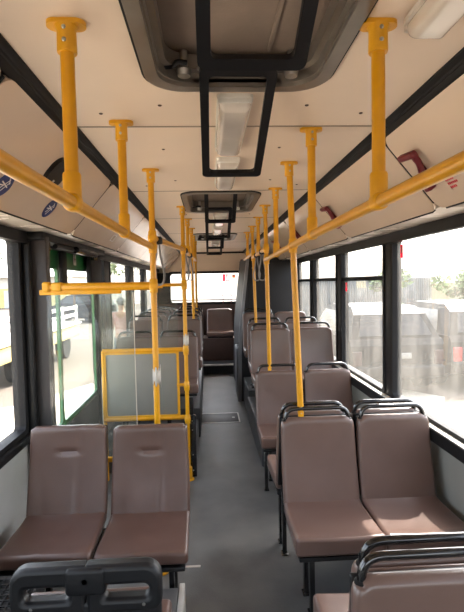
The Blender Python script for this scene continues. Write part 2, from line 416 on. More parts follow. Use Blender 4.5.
# door in the left wall: two green leaves, post, mechanism
dr = struct('door_1', 'closed two leaf bus door with green frames and tall glass')
XD = -XW-.03
def leaf(y0, y1):
    zb, zt = -.05, 2.0
    lf = MB()
    lf.ring(rrect(y1-y0, zt-.66, .03, 3, (y0+y1)/2, (zt+.66)/2), rrect(y1-y0-.03, zt-.66-.21, .03, 3, (y0+y1)/2, (zt+.66)/2-.07), YZ, XD-.012, XD+.012)
    o = lf.build('door_leaf', M['green'], dr)
    MB().box(XD-.004, XD+.004, y0+.04, y1-.04, .68, 1.86).build('pane', M['g_clean'], o, smooth=0)
    MB().rbox((XD, (y0+y1)/2, (.66+zb)/2), (.05, y1-y0, .70), .01, 1).build('lower_panel', M['rubber'], o)
    return o
leaf(2.93, 3.42); leaf(3.43, 4.45)
MB().rbox((XD+.01, 4.485, .97), (.06, .06, 2.04), .012, 1).build('door_post', M['rubber'], dr)
MB().rbox((XD+.045, 3.43, 1.85), (.03, .12, .30), .012, 1).build('closing_arm', M['rubber'], dr)
MB().rbox((XD+.06, 4.28, 1.86), (.05, .36, .28), .015, 2).build('valve_box', M['rubber'], dr)
MB().rbox((-1.11, 3.5, 1.995), (.12, 1.6, .055), .012, 2).build('mechanism_cover', M['black'], dr)
MB().tube([(-1.06, 2.95, 1.95), (-1.05, 3.9, 1.955)], .016, 8).build('actuator', M['black'], dr)
MB().tube([(-1.03, 3.3, 1.95), (-1.0, 3.72, 1.94)], .024, 10).build('cylinder', M['blackgloss'], dr)
for y in (2.78, 2.86, 4.05): MB().lathe([(0, 0), (.03, 0), (.03, .06), (.015, .08), (0, .08)], (-1.09, y, 1.915), seg=10).build('hinge', M['blackgloss'], dr)
# post box in front of the door
pb = tag(empty('door_pillar', (-1.115, 2.78, 0)), 'flat dark grey pillar casing between the first window and the green door', 'pillar')
MB().rbox((0, 0, 1.0), (.135, .06, 1.99), .008, 2).build('casing', M['slab'], pb)
for z in (.98, 1.3, 1.62): MB().lathe([(0, -.004), (.005, -.003), (.006, 0)], (-.05, -.03, z), 'y', 8).build('screw', M['steel'], pb)
MB().rbox((-.035, -.07, 1.0), (.05, .04, 1.9), .008, 2).build('cable_duct', M['black'], pb)

# engine tower at the rear right
et = tag(empty('engine_cabinet', (.78, 7.4, 0)), 'tall charcoal engine cabinet rising almost to the ceiling behind the last window seats', 'cabinet')
MB().prism([(-.46, .0), (.385, .0), (.385, 1.995), (.14, 1.995), (.06, 2.08), (-.305, 2.08), (-.43, 1.0)], XZ, -.9, 1.0).build('body', M['tower'], et)
MB().prism([(-.50, .0), (-.45, .0), (-.425, 1.0), (-.295, 2.09), (-.335, 2.09), (-.465, 1.0)], XZ, -.93, -.86).build('edge_cover', M['greymetal'], et)
MB().rbox((-.475, -.55, .38), (.05, .5, .74), .02, 2).build('lower_cover', M['greymetal'], et)
MB().rbox((.02, -.905, 1.6), (.66, .012, .8), .01, 1).build('access_panel', M['tower'], et)
for z in (1.25, 1.9):
    for x in (-.26, .3): MB().lathe([(0, -.005), (.007, -.004), (.009, 0)], (x, -.911, z), 'y', 8).build('screw', M['steel'], et)

# ------------------------------------------------------------------ seats
def mk_backrest(kind):
    W0 = .42; H = .47; mb = MB()
    def fn(x, y, z):
        v = (z+H/2)/H; u = x/(W0/2)
        k = 1-.055*max(0, v-.35)**1.2*(1.35 if kind == 'cover' else .55)
        x2 = x*k
        y2 = y+.10*v+.012*math.sin(v*math.pi)          # recline and bow
        front = y < -.005
        if front: y2 += .012*(1-u*u)*math.sin(min(1, v*1.05)*math.pi)
        if kind == 'cover' and front:                      # stitched tuck and folds
            y2 += .010*math.exp(-((v-.71)/.022)**2)*(1/(1+math.exp((abs(u)-.27)*40)))
            y2 += .004*math.exp(-((u-.28-.12*(v-.5))/.05)**2)+.004*math.exp(-((u+.62+.3*(v-.2))/.06)**2)*max(0, .6-v)
        return (x2, y2, z)
    mb.rbox((0, 0, 0), (W0, .05, H), .022 if kind == 'rail' else .02, 3, (22, 1, 26), fn)
    # round the top corners in outline
    out = []
    for (x, y, z) in mb.v:
        rc = .05 if kind == 'rail' else .026; z0 = H/2-rc; x0 = W0/2*(.955 if kind == 'rail' else .93)-rc
        if z > z0 and abs(x) > x0:
            d = Vector((abs(x)-x0, z-z0)); l = max(d.x, d.y)
            if d.length > 1e-6: d = d.normalized()*l
            x = math.copysign(x0+d.x, x); z = z0+d.y
        out.append((x, y, z))
    mb.v = out
    return mb
def mk_cushion(kind):
    mb = MB(); W0, D, T = .43, .40, .085
    def fn(x, y, z):
        u = x/(W0/2); v = (y+D/2)/D      # v: 0 front .. 1 back
        z2 = z
        if z > 0:
            z2 -= .014*(1-u*u)*math.sin(min(1, max(0, v)*1.0)*math.pi)
            z2 += .012*max(0, .18-v)/.18*(1 if kind == 'rail' else -.6)*(.4+.6*u*u)
            z2 += .012*max(0, v-.8)/.2
            if kind == 'cover': z2 += .004*math.exp(-((u-.1-.5*(v-.5))/.05)**2)
        if z < 0: z2 += .02*v
        return (x*(1-.03*v), y, z2)
    mb.rbox((0, 0, 0), (W0, D, T if kind == 'rail' else .07), .02, 3, (14, 14, 1), fn)
    return mb
SM = {}
for k, vm in (('rail', 'vinyl'), ('cover', 'vinyl2')):
    SM[k] = dict(back=mk_backrest(k).mesh('backrest', M[vm], 50), cush=mk_cushion(k).mesh('cushion', M[vm], 50))
# shell behind the backrest, frame, legs, rails
sh = MB(); sh.rbox((0, 0, 0), (.405, .016, .45), .007, 2, (1, 1, 6), lambda x, y, z: (x*(1-.03*max(0, z*2)), y+.10*(z+.235)/.47+.012*math.sin((z+.235)/.47*math.pi), z))
SHELL = sh.mesh('back_shell', M['black'], 40)
SHELLB = sh.mesh('back_shell', M['vinyl'], 40)
FRAME = MB().rbox((0, -.185, .405), (.40, .37, .022), .006, 1).rbox((0, .03, .44), (.36, .03, .09), .008, 1).mesh('frame', M['black'])
RAIL = MB().tube(fillet([(-.178, .105, .84), (-.178, .118, .985), (.178, .118, .985), (.178, .105, .84)], .06, 6), .0125, 10).mesh('grab_rail', M['blackgloss'], 60)
COLLAR = MB().lathe([(.0135, 0), (.019, .002), (.019, .02), (.0135, .024)], seg=12).mesh('collar', M['black'])
LEG = {}
def legmesh(h):
    k = round(h, 3)
    if k not in LEG: LEG[k] = MB().rbox((0, 0, h/2), (.026, .04, h), .004, 1).rbox((0, 0, .006), (.04, .055, .008), .003, 1).mesh('leg', M['blackgloss'])
    return LEG[k]
def seat(x, y, label, kind='rail', base=0.0, drop=0.0, rz=0, legs=((-.1, -.17), (-.1, -.02)), w=1.0, group=None, zs=0.0, rail=True, shell='b'):
    """origin: floor point under the line where back and cushion meet; front looks to -y; drop: floor below base under the legs"""
    s = empty('bus_seat', (x, y, base), rz); s.scale = (w, 1, 1)
    tag(s, label, 'seat', group)
    obj('backrest', SM[kind]['back'], s, (0, 0, .705+zs))
    obj('cushion', SM[kind]['cush'], s, (0, -.178, .46+zs if kind == 'rail' else .462+zs))
    obj('back_shell', SHELL if shell == 'b' else SHELLB, s, (0, .034, .70+zs))
    obj('frame', FRAME, s, (0, 0, zs))
    if rail:
        r = obj('grab_rail', RAIL, s, (0, -.012, zs))
        for sx in (-.178, .178): obj('collar', COLLAR, r, (sx, .113, .905))
    for (lx, ly) in legs: obj('leg', legmesh(.40+zs-drop), s, (lx, ly, drop))
    return s
XA, XB = .483, .912
# right side, front to rear (y = junction line; back top 0.1 further back)
seat(.445, 1.03, 'nearest brown seat at the bottom right corner, only its top and black rail showing')
seat(.89, 1.03, 'brown window seat next to the seat in the bottom right corner')
seat(.475, 1.31, 'brown rear facing seat backed against the nearest bottom right seat', rz=math.pi, shell='v')
seat(.92, 1.31, 'brown rear facing window seat backed against the bottom right pair', rz=math.pi, shell='v')
seat(XA, 2.42, 'large brown aisle seat facing us, yellow pole standing on its black rail')
seat(XB, 2.42, 'large brown window seat facing us under the dusty window with a sunlit cushion')
seat(XA-.0, 2.735, 'brown rear facing aisle seat backed against the large seat with the yellow pole', rz=math.pi, legs=((.155, -.17), (.155, -.04)))
seat(XB-.0, 2.735, 'brown rear facing window seat backed against the large window seat', rz=math.pi, legs=((.155, -.17), (.155, -.04)))
seat(XA+.005, 3.86, 'brown aisle seat on the floor just before the podium, second pole on its rail', zs=-.015, legs=((-.16, -.2), (-.1, -.02)))
seat(XB+.005, 3.86, 'brown window seat on the floor just before the podium', zs=-.015)
seat(.51, 4.56, 'brown aisle seat in the first row up on the right podium', base=.285)
seat(.945, 4.56, 'brown window seat in the first row up on the right podium', base=.285)
seat(.54, 5.26, 'brown aisle seat in the second right podium row, third pole on its rail', base=.285)
seat(.972, 5.26, 'brown window seat in the second row on the right podium', base=.285)
seat(.535, 5.93, 'brown aisle seat in the last row right before the charcoal cabinet', base=.36)
seat(.965, 5.93, 'brown window seat without a rail right before the charcoal cabinet', base=.36, rail=False)
# left side
seat(-.886, 2.42, 'dark brown window seat with stitched cover on the left, facing us', 'cover', rail=False, legs=((-.1, -.17), (-.1, -.02)))
seat(-.445, 2.42, 'dark brown aisle seat with stitched cover on the left, facing us', 'cover', rail=False, legs=((.12, -.17), (.12, .03)), zs=-.012)
seat(-.885, 4.8, 'brown window seat in the row right behind the grey panel partition', base=.21)
seat(-.44, 4.8, 'brown aisle seat in the row right behind the grey panel partition', base=.21)
for k, (yy, nm) in enumerate(((5.5, 'second'), (6.2, 'third'), (6.9, 'fourth'), (7.6, 'fifth'))):
    seat(-.87, yy, 'brown window seat in the %s row behind the grey panel partition' % nm, base=.33)
    seat(-.41, yy, 'brown aisle seat in the %s row behind the grey panel partition' % nm, base=.33)
# rear bench on its box
rb = tag(empty('bench_box', (-.3, 9.2, .186)), 'closed dark box carrying the rear bench seats', 'bench')
MB().rbox((0, 0, .22), (1.7, .62, .43), .01, 1).build('body', M['wood'], rb)
seat(.11, 9.32, 'wide dark brown middle seat of the rear bench at the aisle end', base=.23, legs=(), w=1.25, rail=False)
seat(-.43, 9.32, 'brown rear bench seat next to the middle one, below the rear window', base=.23, legs=(), rail=False)
seat(-.90, 9.32, 'brown rear bench seat in the corner by the side window', base=.23, legs=(), rail=False)

# black shell seat, bottom left, facing away from us
bs = tag(empty('shell_seat', (-.493, 1.36, .166)), 'black plastic seat shell with two grip slots at the bottom left, facing away', 'seat')
mb = MB()
mb.rbox((0, 0, .39), (.44, .05, .42), .02, 3)
shp = mb.build('back_shell', M['black'], bs, 50)
top = MB()
for sx in (-1, 1):
    top.ring(rrect(.2235, .145, .035, 5, sx*.1115, .632, [.05, .004, .004, .03] if sx > 0 else [.004, .05, .03, .004]), rrect(.135, .042, .018, 5, sx*.118, .622), XZ, -.027, .027)
tp = top.build('grip_handle', M['black'], shp, 40)
bv = tp.modifiers.new('soft_edge', 'BEVEL'); bv.width = .016; bv.segments = 3; bv.limit_method = 'ANGLE'; bv.angle_limit = math.radians(50)
MB().rbox((0, -.008, .66), (.12, .05, .085), .015, 2).build('centre_block', M['black'], shp, 50)
MB().lathe([(0, -.004), (.009, -.004), (.011, 0)], (0, -.029, .665), 'y', 10).build('bolt', M['black'], shp)
for sx in (-.16, .17): MB().lathe([(0, -.004), (.005, -.003), (.006, 0)], (sx, -.025, .585), 'y', 8).build('screw', M['steel'], shp)
MB().rbox((0, .05, .40), (.40, .05, .36), .02, 3).build('back_pad', M['vinyl2'], bs, 50)
MB().rbox((0, .24, .25), (.42, .38, .07), .02, 3).build('cushion', M['vinyl2'], bs, 50)
MB().rbox((0, .2, .205), (.36, .36, .02), .005, 1).build('frame', M['black'], bs)
for (lx, ly) in ((-.14, .08), (.14, .08), (-.14, .34), (.14, .34)): MB().rbox((lx, ly, .117), (.03, .03, .166), .004, 1).build('leg', M['blackgloss'], bs)

# heater with a grille by the wall
ht = tag(empty('heater', (-.98, 1.45, .2)), 'black heater box with a slatted grille against the wall, bottom left corner', 'heater')
MB().rbox((0, 0, .17), (.36, .8, .34), .015, 2).build('body', M['black'], ht)
gs = MB().rbox((0, 0, 0), (.006, .74, .009), .002, 1).mesh('slat', M['rubber'])
for i in range(14):
    o = obj('slat', gs, ht, (.16-.024*i, 0, .343))
gs2 = MB().rbox((0, 0, 0), (.34, .006, .006), .002, 1).mesh('slat', M['rubber'])
for i in range(24): obj('slat', gs2, ht, (0, -.36+.031*i, .346))

# ------------------------------------------------------------------ yellow poles and handrails
PR = .0172
FL = MB().prism(rrect(.096, .048, .0235, 6), XY, -.011, 0).lathe([(.0235, -.075), (.0245, -.072), (.0235, -.02), (.029, -.010), (.029, -.008)], seg=16).mesh('flange', M['ybright'], 40)
SCW = MB().lathe([(0, -.0045), (.0035, -.0045), (.0055, -.002), (.0055, 0)], axis='y', seg=8).mesh('screw', M['steel'])
def flange(parent, x, y, z=ZC, low=False):
    f_ = obj('flange', FL, parent, (x, y, z))
    for dz in (-.022, -.052): obj('screw', SCW, f_, (0, -.0235, dz))
    return f_
TEE = MB().rbox((0, 0, .002), (.044, .058, .046), .018, 3).lathe([(.0215, .01), (.0225, .014), (.0225, .07), (.0205, .075)], seg=16).mesh('tee_clamp', M['ybright'], 45)
FOOT = MB().rbox((0, 0, .035), (.030, .026, .085), .008, 2).mesh('end_fitting', M['ybright'], 45)
CLAMP = MB().lathe([(.019, -.04), (.023, -.036), (.023, .036), (.019, .04)], seg=16).rbox((0, 0, 0), (.05, .05, .045), .015, 3).mesh('cross_clamp', M['ybright'], 45)
def handrail(label, pts, hangers, group=None, r=PR):
    h = tag(empty('handrail', pts[0]), label, 'handrail'); o = Vector(pts[0])
    MB().tube([Vector(p)-o for p in pts], r, 14).build('rail', M['yellow'], h, 60)
    for (x, y, z) in hangers:
        p = Vector((x, y, z))-o
        hg = MB().tube([(0, 0, .0), (0, 0, ZC-z-.01)], PR, 14).build('hanger', M['yellow'], h, 60, loc=p)
        f_ = obj('flange', FL, hg, (0, 0, ZC-z))
        for dz in (-.022, -.052):
            pass
        obj('tee_clamp', TEE, hg)
        for dz in (-.022, -.052): obj('screw', SCW, hg, (0, -.0235, ZC-z+dz))
    return h
handrail('yellow handrail on the left above the front window, nearest on that side', [(-.445, -.9, 1.905), (-.445, 1.19, 1.908), (-.44, 1.9, 1.91), (-.428, 2.66, 1.915)], [(-.445, 1.19, 1.908), (-.441, 1.89, 1.91), (-.445, .1, 1.906)])
handrail('yellow handrail running between the two poles by the door', [(-.425, 2.66, 1.965), (-.313, 3.93, 1.99)], [])
handrail('yellow handrail beyond the grey panel partition, first length', [(-.313, 3.93, 1.995), (-.296, 5.48, 2.01)], [(-.304, 4.68, 2.002)])
handrail('yellow handrail over the farthest left seat rows', [(-.294, 5.48, 2.03), (-.29, 7.02, 2.04)], [(-.292, 6.22, 2.035)])
handrail('yellow handrail on the right under the red hammers, nearest on that side', [(.33, -.9, 1.9), (.336, 1.18, 1.9), (.345, 2.0, 1.898), (.385, 3.92, 1.89)], [(.336, 1.18, 1.9), (.345, 1.98, 1.898), (.374, 3.22, 1.893), (.332, .1, 1.9)])
handrail('yellow handrail over the podium seats on the right, middle length', [(.388, 3.92, 1.985), (.416, 5.36, 1.985)], [(.405, 4.63, 1.985)])
handrail('yellow handrail ending at the charcoal cabinet', [(.416, 5.36, 2.035), (.41, 6.48, 2.02)], [(.415, 6.0, 2.027)])
def pole(label, x, y, zb, clamps=(), xb=None, yb=None, foot=True):
    xb = x if xb is None else xb; yb = y if yb is None else yb
    p = tag(empty('grab_pole', (xb, yb, zb)), label, 'pole')
    d = Vector((x-xb, y-yb, ZC-zb))
    MB().tube([(0, 0, 0), d*(1-.01/d.length)], PR, 14).build('tube', M['yellow'], p, 60)
    flange(p, d.x, d.y, d.z)
    if foot:
        ft = obj('end_fitting', FOOT, p, (0, 0, -.02))
        for dz in (.005, .04): obj('screw', SCW, ft, (0, -.013, dz+.02))
    else:
        MB().lathe([(.017, .12), (.028, .11), (.03, .012), (.045, .008), (.045, 0)], seg=16).build('base', M['ybright'], p)
    for z in clamps:
        t = (z-zb)/d.z; obj('cross_clamp', CLAMP, p, d*t)
    return p
pole('yellow floor to ceiling pole behind the dark brown left aisle seat', -.42, 2.66, 0, (1.915, 1.965, 1.69), xb=-.425, foot=False)
pole('yellow floor to ceiling pole at the end of the grey panel partition', -.313, 3.93, 0, (1.99, 1.69, 1.13, .82, .53), foot=False)
pole('yellow pole ending on the rail of the second left row seat', -.295, 5.48, 1.29, (2.02,), yb=5.61)
pole('yellow pole ending on the rail of the fourth left row seat', -.29, 7.02, 1.29, (2.04,))
pole('yellow pole ending on the rail of the large right aisle seat', .347, 2.53, .955, (1.895,), xb=.395, yb=2.535)
pole('yellow pole ending on the rail of the seat just before the podium', .388, 3.92, .945, (1.89, 1.985), xb=.41, yb=3.97)
pole('yellow pole ending on the rail of the second podium row', .416, 5.36, 1.245, (1.985, 2.035), xb=.44)

# hand straps
def strap(label, x, y, z, rz=0):
    s = tag(empty('hand_strap', (x, y, z), rz), label, 'strap')
    MB().tube(fillet([(0, -.012, .02), (0, -.012, -.06), (0, -.05, -.2), (0, -.035, -.26), (0, .035, -.26), (0, .05, -.2), (0, .012, -.06), (0, .012, .02)], .05, 5), .0065, 8).build('loop', M['strap'], s, 60)
    MB().rbox((0, 0, .005), (.045, .05, .05), .015, 2).build('clip', M['black'], s)
strap('grey hand strap hanging right behind the left floor to ceiling pole', -.405, 2.80, 1.955, .9)
strap('grey hand strap hanging just beyond the partition pole, left', -.31, 4.12, 1.985, .9)
strap('grey hand strap on the far left handrail beyond its hanger', -.298, 5.0, 1.995, .7)
strap('grey hand strap on the middle right handrail, nearer one', .40, 4.3, 1.975, .7)
strap('grey hand strap on the middle right handrail, farther one', .407, 4.85, 1.975, .7)

# ------------------------------------------------------------------ partitions by the door
gp = tag(empty('glass_partition', (-.75, 2.68, 0)), 'clear glass partition under a yellow bar behind the left seats', 'partition')
MB().tube([(-.28, 0, 1.695), (.325, -.01, 1.69)], .0235, 14).build('top_bar', M['yellow'], gp, 60)
MB().rbox((-.09, 0, 1.665), (.46, .026, .03), .006, 2).build('glass_channel', M['ybright'], gp)
MB().rbox((-.278, 0, 1.695), (.045, .06, .06), .014, 3).build('clamp', M['ybright'], gp)
MB().rbox((-.218, -.005, 1.695), (.06, .05, .052), .012, 2).build('clamp', M['ybright'], gp)
MB().rbox((-.04, 0, 1.17), (.49, .006, .98), .0025, 1).build('pane', M['g_part'], gp)
MB().box(.2055, .2085, -.004, .004, .68, 1.655).build('glass_edge', M['lens'], gp, 0)
MB().rbox((-.04, 0, .68), (.49, .02, .03), .005, 1).build('glass_channel', M['ybright'], gp)
pp = tag(empty('panel_partition', (-.66, 3.98, 0)), 'yellow framed partition with a grey panel and glass above, beyond the door', 'partition')
def bar(x0, z0, x1, z1, r=.0165, nm='frame_bar'): MB().tube([(x0, 0, z0), (x1, 0, z1)], r, 12).build(nm, M['yellow'], pp, 60)
bar(-.37, 1.13, .335, 1.13, .02); bar(-.37, .535, .335, .535, .02); bar(-.365, .0, -.365, 1.13); bar(.26, .82, .335, .82, .014, 'spacer')
MB().ring(rrect(.645, .575, .01, 1, -.04, .833), rrect(.605, .535, .01, 1, -.04, .833), XZ, -.012, .012).build('panel_frame', M['ybright'], pp)
MB().rbox((-.04, 0, .833), (.61, .008, .54), .003, 1).build('panel', M['panelgrey'], pp)
bar(-.45, 1.69, .335, 1.69, .014, 'top_bar')
MB().rbox((-.05, 0, 1.41), (.66, .006, .52), .0025, 1).build('pane', M['g_part'], pp)
MB().rbox((-.09, -.003, 1.675), (.5, .02, .02), .004, 1).build('glass_channel', M['ybright'], pp)
bk = tag(empty('kick_panel', (-.275, 4.0, 0)), 'black upright kick panel with screws at the partition foot beside the aisle', 'panel')
MB().rbox((0, 0, .275), (.06, .05, .55), .008, 2).build('board', M['blackgloss'], bk)
MB().rbox((-.01, .06, .60), (.04, .05, .18), .01, 2).build('bracket', M['black'], bk)
for z in (.06, .2, .42, .5): obj('screw', SCW, bk, (0, -.025, z))
for (nm, x, y, z, rr) in (('left floor to ceiling pole', -.4225, 2.66, 1.17, .019), ('partition pole', -.313, 3.93, 1.22, .019)):
    mb = MB(); n = 12; pts = []
    for i in range(n):
        a = math.radians(-150+200*i/(n-1)); jag = .045+.018*math.sin(i*2.3)+.01*math.sin(i*5.1)
        for zz in (-jag, jag*.9): pts.append((math.cos(a)*(rr+.002+.012*(i/(n-1))**3), math.sin(a)*(rr+.002+.012*(i/(n-1))**3), zz))
    fs = [(2*i, 2*i+2, 2*i+3, 2*i+1) for i in range(n-1)]
    mb.add(pts, fs); o = mb.build('paper_wrap', M['paper'], None, 60, loc=(x, y, z))
    sm = o.modifiers.new('thickness', 'SOLIDIFY'); sm.thickness = .0015
    tag(o, 'torn pale paper stuck round the ' + nm, 'paper')

# ------------------------------------------------------------------ roof hatches with swinging black handle frames
def hatch(label, y0, y1, nframes=2):
    yc = (y0+y1)/2; L_ = y1-y0
    h = tag(empty('roof_hatch', (0, yc, ZC)), label, 'hatch', 'roof hatches along the ceiling')
    fr = MB().ring(rrect(2*HW+.07, L_+.06, .12, 8), rrect(2*HW-.01, L_-.02, .10, 8), XY, -.014, .012)
    fr.ring(rrect(2*HW-.0, L_-.0, .11, 8), rrect(2*HW-.06, L_-.08, .08, 8), XY, .03, .075)
    fr.build('frame', M['hatchframe'], h, 40)
    MB().ring(rrect(2*HW+.085, L_+.075, .125, 8), rrect(2*HW+.068, L_+.058, .12, 8), XY, -.008, .001).build('seal', M['rubber'], h, 40)
    MB().ring(rrect(2*HW-.005, L_-.005, .11, 8), rrect(2*HW-.02, L_-.02, .1, 8), XY, .0, .10).build('well', M['hatchframe'], h, 40)
    lid = MB().prism(rrect(2*HW-.02, L_-.02, .10, 8), XY, .085, .11).build('lid', M['hatchlid'], h, 40)
    MB().rbox((.10, 0, .082), (.012, L_-.1, .012), .003, 1).build('rib', M['hatchlid'], lid)
    for sy in (-1, 1):
        for sx in (-1, 1):
            MB().lathe([(0, -.02), (.02, -.018), (.024, 0), (.012, .01), (.012, .06)], (sx*.17, sy*(L_/2-.05), .02), seg=12).build('knob', M['steel'], h)
            MB().lathe([(0, -.008), (.009, -.006), (.010, 0)], (sx*.12, sy*(L_/2-.05), .028), seg=10).build('bolt', M['steel'], h)
    MB().tube(fillet([(-.26, L_/2-.05, .03), (-.2, L_/2-.055, .03), (-.19, L_/2-.09, .03), (-.16, L_/2-.08, .03)], .03), .008, 8).build('cable', M['rubber'], h)
    # two handle frames hung from the hatch, sloping down to the rear
    for (ytop, ztop, ybot, zbot) in ((-.42, .05, -.03, -.163), (.35, .012, .875, -.195)):
        a, b = Vector((0, ytop, ztop)), Vector((0, ybot, zbot)); d = b-a; ln = d.length
        ring = MB().ring(rrect(.245, ln, .02, 4, 0, ln/2), rrect(.185, ln-.055, .016, 4, 0, ln/2), XY, -.009, .009)
        o = ring.build('handle_frame', M['black'], h, 40)
        Yv = d.normalized(); Xv = Vector((1, 0, 0)); Zv = Xv.cross(Yv)
        mm = Matrix((Xv, Yv, Zv)).transposed().to_4x4(); mm.translation = a
        o.matrix_local = mm
    return h
hatch('nearest roof hatch with big black handle frames right overhead', *HATCH[0])
hatch('second roof hatch from the front with smaller looking black handle frames', *HATCH[1])
hatch('farthest roof hatch near the rear window with black handle frames', *HATCH[2])

# ceiling lamps
def lamp(label, x, y0, y1, w=.115):
    l = tag(empty('ceiling_lamp', (x, (y0+y1)/2, ZC)), label, 'lamp'); L_ = y1-y0
    MB().prism(rrect(w+.012, L_+.012, .02, 3), XY, -.012, 0).build('base', M['offwhite'], l)
    n = 9
    def fn(px, py, pz):
        k = 1-.22*max(0, -pz/.025)
        return (px*k, py*(1-.05*max(0, -pz/.025)), pz)
    MB().rbox((0, 0, -.03), (w, L_, .05), .016, 3, (4, 6, 1), fn).build('diffuser', M['lens'], l, 50)
    for sy in (-1, 1): MB().rbox((0, sy*(L_/2-.008), -.02), (w+.004, .018, .02), .005, 1).build('end_cap', M['offwhite'], l)
    return l
lamp('white ceiling lamp seen through the nearest hanging black frame', .0, 1.62, 2.22)
lamp('white ceiling lamp just before the second roof hatch', .01, 2.42, 3.02)
lamp('white ceiling lamp right after the second roof hatch', .02, 4.35, 4.95)
lamp('white ceiling lamp just before the farthest roof hatch', .02, 5.25, 5.85)
lamp('white ceiling lamp right after the farthest roof hatch', .02, 7.2, 7.8)
lamp('white ceiling lamp at the top right corner beside the nearest yellow hanger', .452, .58, 1.175, .10)

# ------------------------------------------------------------------ small things on the coves
def on_cove(o, sg, y, t, off): o.matrix_world = cove_mat(sg, y, t, off); return o
def hammer(label, y, t=.47, mtx=None):
    h = tag(empty('emergency_hammer'), label, 'hammer')
    # local: X along bus (mirrored on this side), Y up slope, Z outwards
    MB().rbox((-.01, -.012, .008), (.03, .15, .014), .005, 2).build('holder', M['red'], h)
    MB().tube(fillet([(.046, .062, .03), (.04, .02, .032), (.0, -.03, .032), (-.03, -.08, .03)], .03), [.013]*14, 10).build('handle', M['red'], h, 60)
    MB().rbox((.0, .072, .032), (.115, .028, .03), .009, 2, (3, 1, 1), lambda x, y, z: (x, y-.12*x, z)).build('head', M['red'], h)
    MB().lathe([(0, -.075), (.004, -.07), (.008, -.06), (.008, -.05)], (0, .079, .032), 'x', 10).build('tip', M['steel'], h)
    MB().rbox((-.032, -.082, .024), (.046, .042, .036), .008, 2).build('clip', M['red'], h)
    if mtx is None: on_cove(h, 1, y, t, .012)
    else: h.matrix_world = mtx
    return h
M1 = cove_mat(1, 1.9, .5); FLIP = 1 if (M1.to_3x3() @ Vector((1, 0, 0))).y > 0 else -1
for y, nm in ((1.875, 'nearest red emergency hammer on the white cove panel, top right'), (3.22, 'second red emergency hammer along the right cove'), (4.5, 'third red emergency hammer along the right cove, beyond the yellow pole'), (5.8, 'farthest red emergency hammer on the right cove')):
    h = hammer(nm, y)
    if FLIP < 0: h.matrix_world = h.matrix_world @ Matrix.Scale(1, 4)
hammer('small red emergency hammer on the cream header over the rear window', 0, mtx=Matrix(((-1, 0, 0, .64), (0, 0, -1, Y1-.001), (0, 1, 0, 2.1), (0, 0, 0, 1))))
# black oval speaker on the left cove
sp = tag(empty('speaker'), 'black oval speaker plate on the left cove panel behind the handrail', 'speaker')
MB().prism(rrect(.155, .16, .07, 8), XY, 0, .018).build('plate', M['black'], sp, 40)
MB().lathe([(.006, .018), (.005, .022), (0, .022)], (0, -.03, 0), seg=8).build('screw', M['steel'], sp)
on_cove(sp, -1, 2.065, .385, .012)
def disc_sticker(label, y, t):
    s = tag(empty('round_sticker'), label, 'sticker')
    MB().lathe([(0, .0012), (.053, .0012), (.054, 0)], seg=28).build('disc', M['blue'], s)
    for (ax, ay, bx, by) in ((-.03, .012, .03, -.004), (-.022, -.026, .018, .03), (-.004, -.036, .026, .02), (-.036, -.004, .0, .0), (.006, .034, .03, .012)):
        d = Vector((bx-ax, by-ay, 0)); n = Vector((-d.y, d.x, 0)).normalized()*.0028
        a, b = Vector((ax, ay, .0016)), Vector((bx, by, .0016))
        MB().add([a-n, b-n, b+n, a+n], [(0, 1, 2, 3)]).build('stroke', M['white'], s, 0)
    on_cove(s, -1, y, t, .0125)
disc_sticker('blue round sticker with white strokes at the left edge of the picture', 1.775, .75)
disc_sticker('blue round sticker with white strokes below the black oval speaker', 2.285, .765)
st = tag(empty('notice'), 'small red lettering on the right cove by the nearest hammer', 'notice')
for r_, (n_, y_) in enumerate(((5, .018), (6, 0), (4, -.018))):
    for i in range(n_): MB().box(-.034+.012*i, -.034+.012*i+.008, y_-.005, y_+.005, 0, .0008).build('letter', M['redp'], st, 0)
on_cove(st, 1, 1.79, .76, .0125)
st = tag(empty('label_plate'), 'small pale rectangular plate on the left cove beyond the speaker', 'label')
MB().ring(rrect(.10, .06, .008, 2), rrect(.092, .052, .006, 2), XY, 0, .003).build('border', M['steel'], st)
MB().box(-.046, .046, -.026, .026, 0, .0015).build('face', M['cove'], st, 0)
on_cove(st, -1, 3.77, .76, .0125)
# window and door stickers
def film(name, col):
    m_ = bpy.data.materials.new(name); m_.use_nodes = True; nt = m_.node_tree; N = nt.nodes; L = nt.links
    N.remove(N['Principled BSDF']); d = N.new('ShaderNodeBsdfDiffuse'); t = N.new('ShaderNodeBsdfTranslucent'); x = N.new('ShaderNodeMixShader'); x.inputs[0].default_value = .8
    nz = N.new('ShaderNodeTexNoise'); nz.inputs['Scale'].default_value = 30
    rp = N.new('ShaderNodeValToRGB'); c = rgb(*col); rp.color_ramp.elements[0].color = tuple(q*.9 for q in c[:3])+(1,); rp.color_ramp.elements[1].color = c
    L.new(nz.outputs[0], rp.inputs[0])
    L.new(rp.outputs[0], d.inputs[0]); L.new(rp.outputs[0], t.inputs[0])
    L.new(d.outputs[0], x.inputs[1]); L.new(t.outputs[0], x.inputs[2]); L.new(x.outputs[0], N['Material Output'].inputs[0]); return m_
M['f_red'] = film('red_film', (236, 84, 110)); M['f_white'] = film('white_film', (240, 236, 230)); M['f_orange'] = film('orange_film', (230, 140, 70))
def win_sticker(label, y, z, w_, h_, sg=1):
    s = tag(empty('window_sticker', (sg*(XW+.0165), y, z)), label, 'sticker')
    MB().box(-.0006, .0004, -w_/2, w_/2, -h_/2, h_/2).build('backing', M['f_red'], s, 0)
    MB().box(-.0010, -.0006, -w_*.28, w_*.28, -h_*.1, h_*.4).build('print', M['f_white'], s, 0)
win_sticker('red and white sticker at the top corner of the big dusty window', 3.045, 1.885, .04, .09)
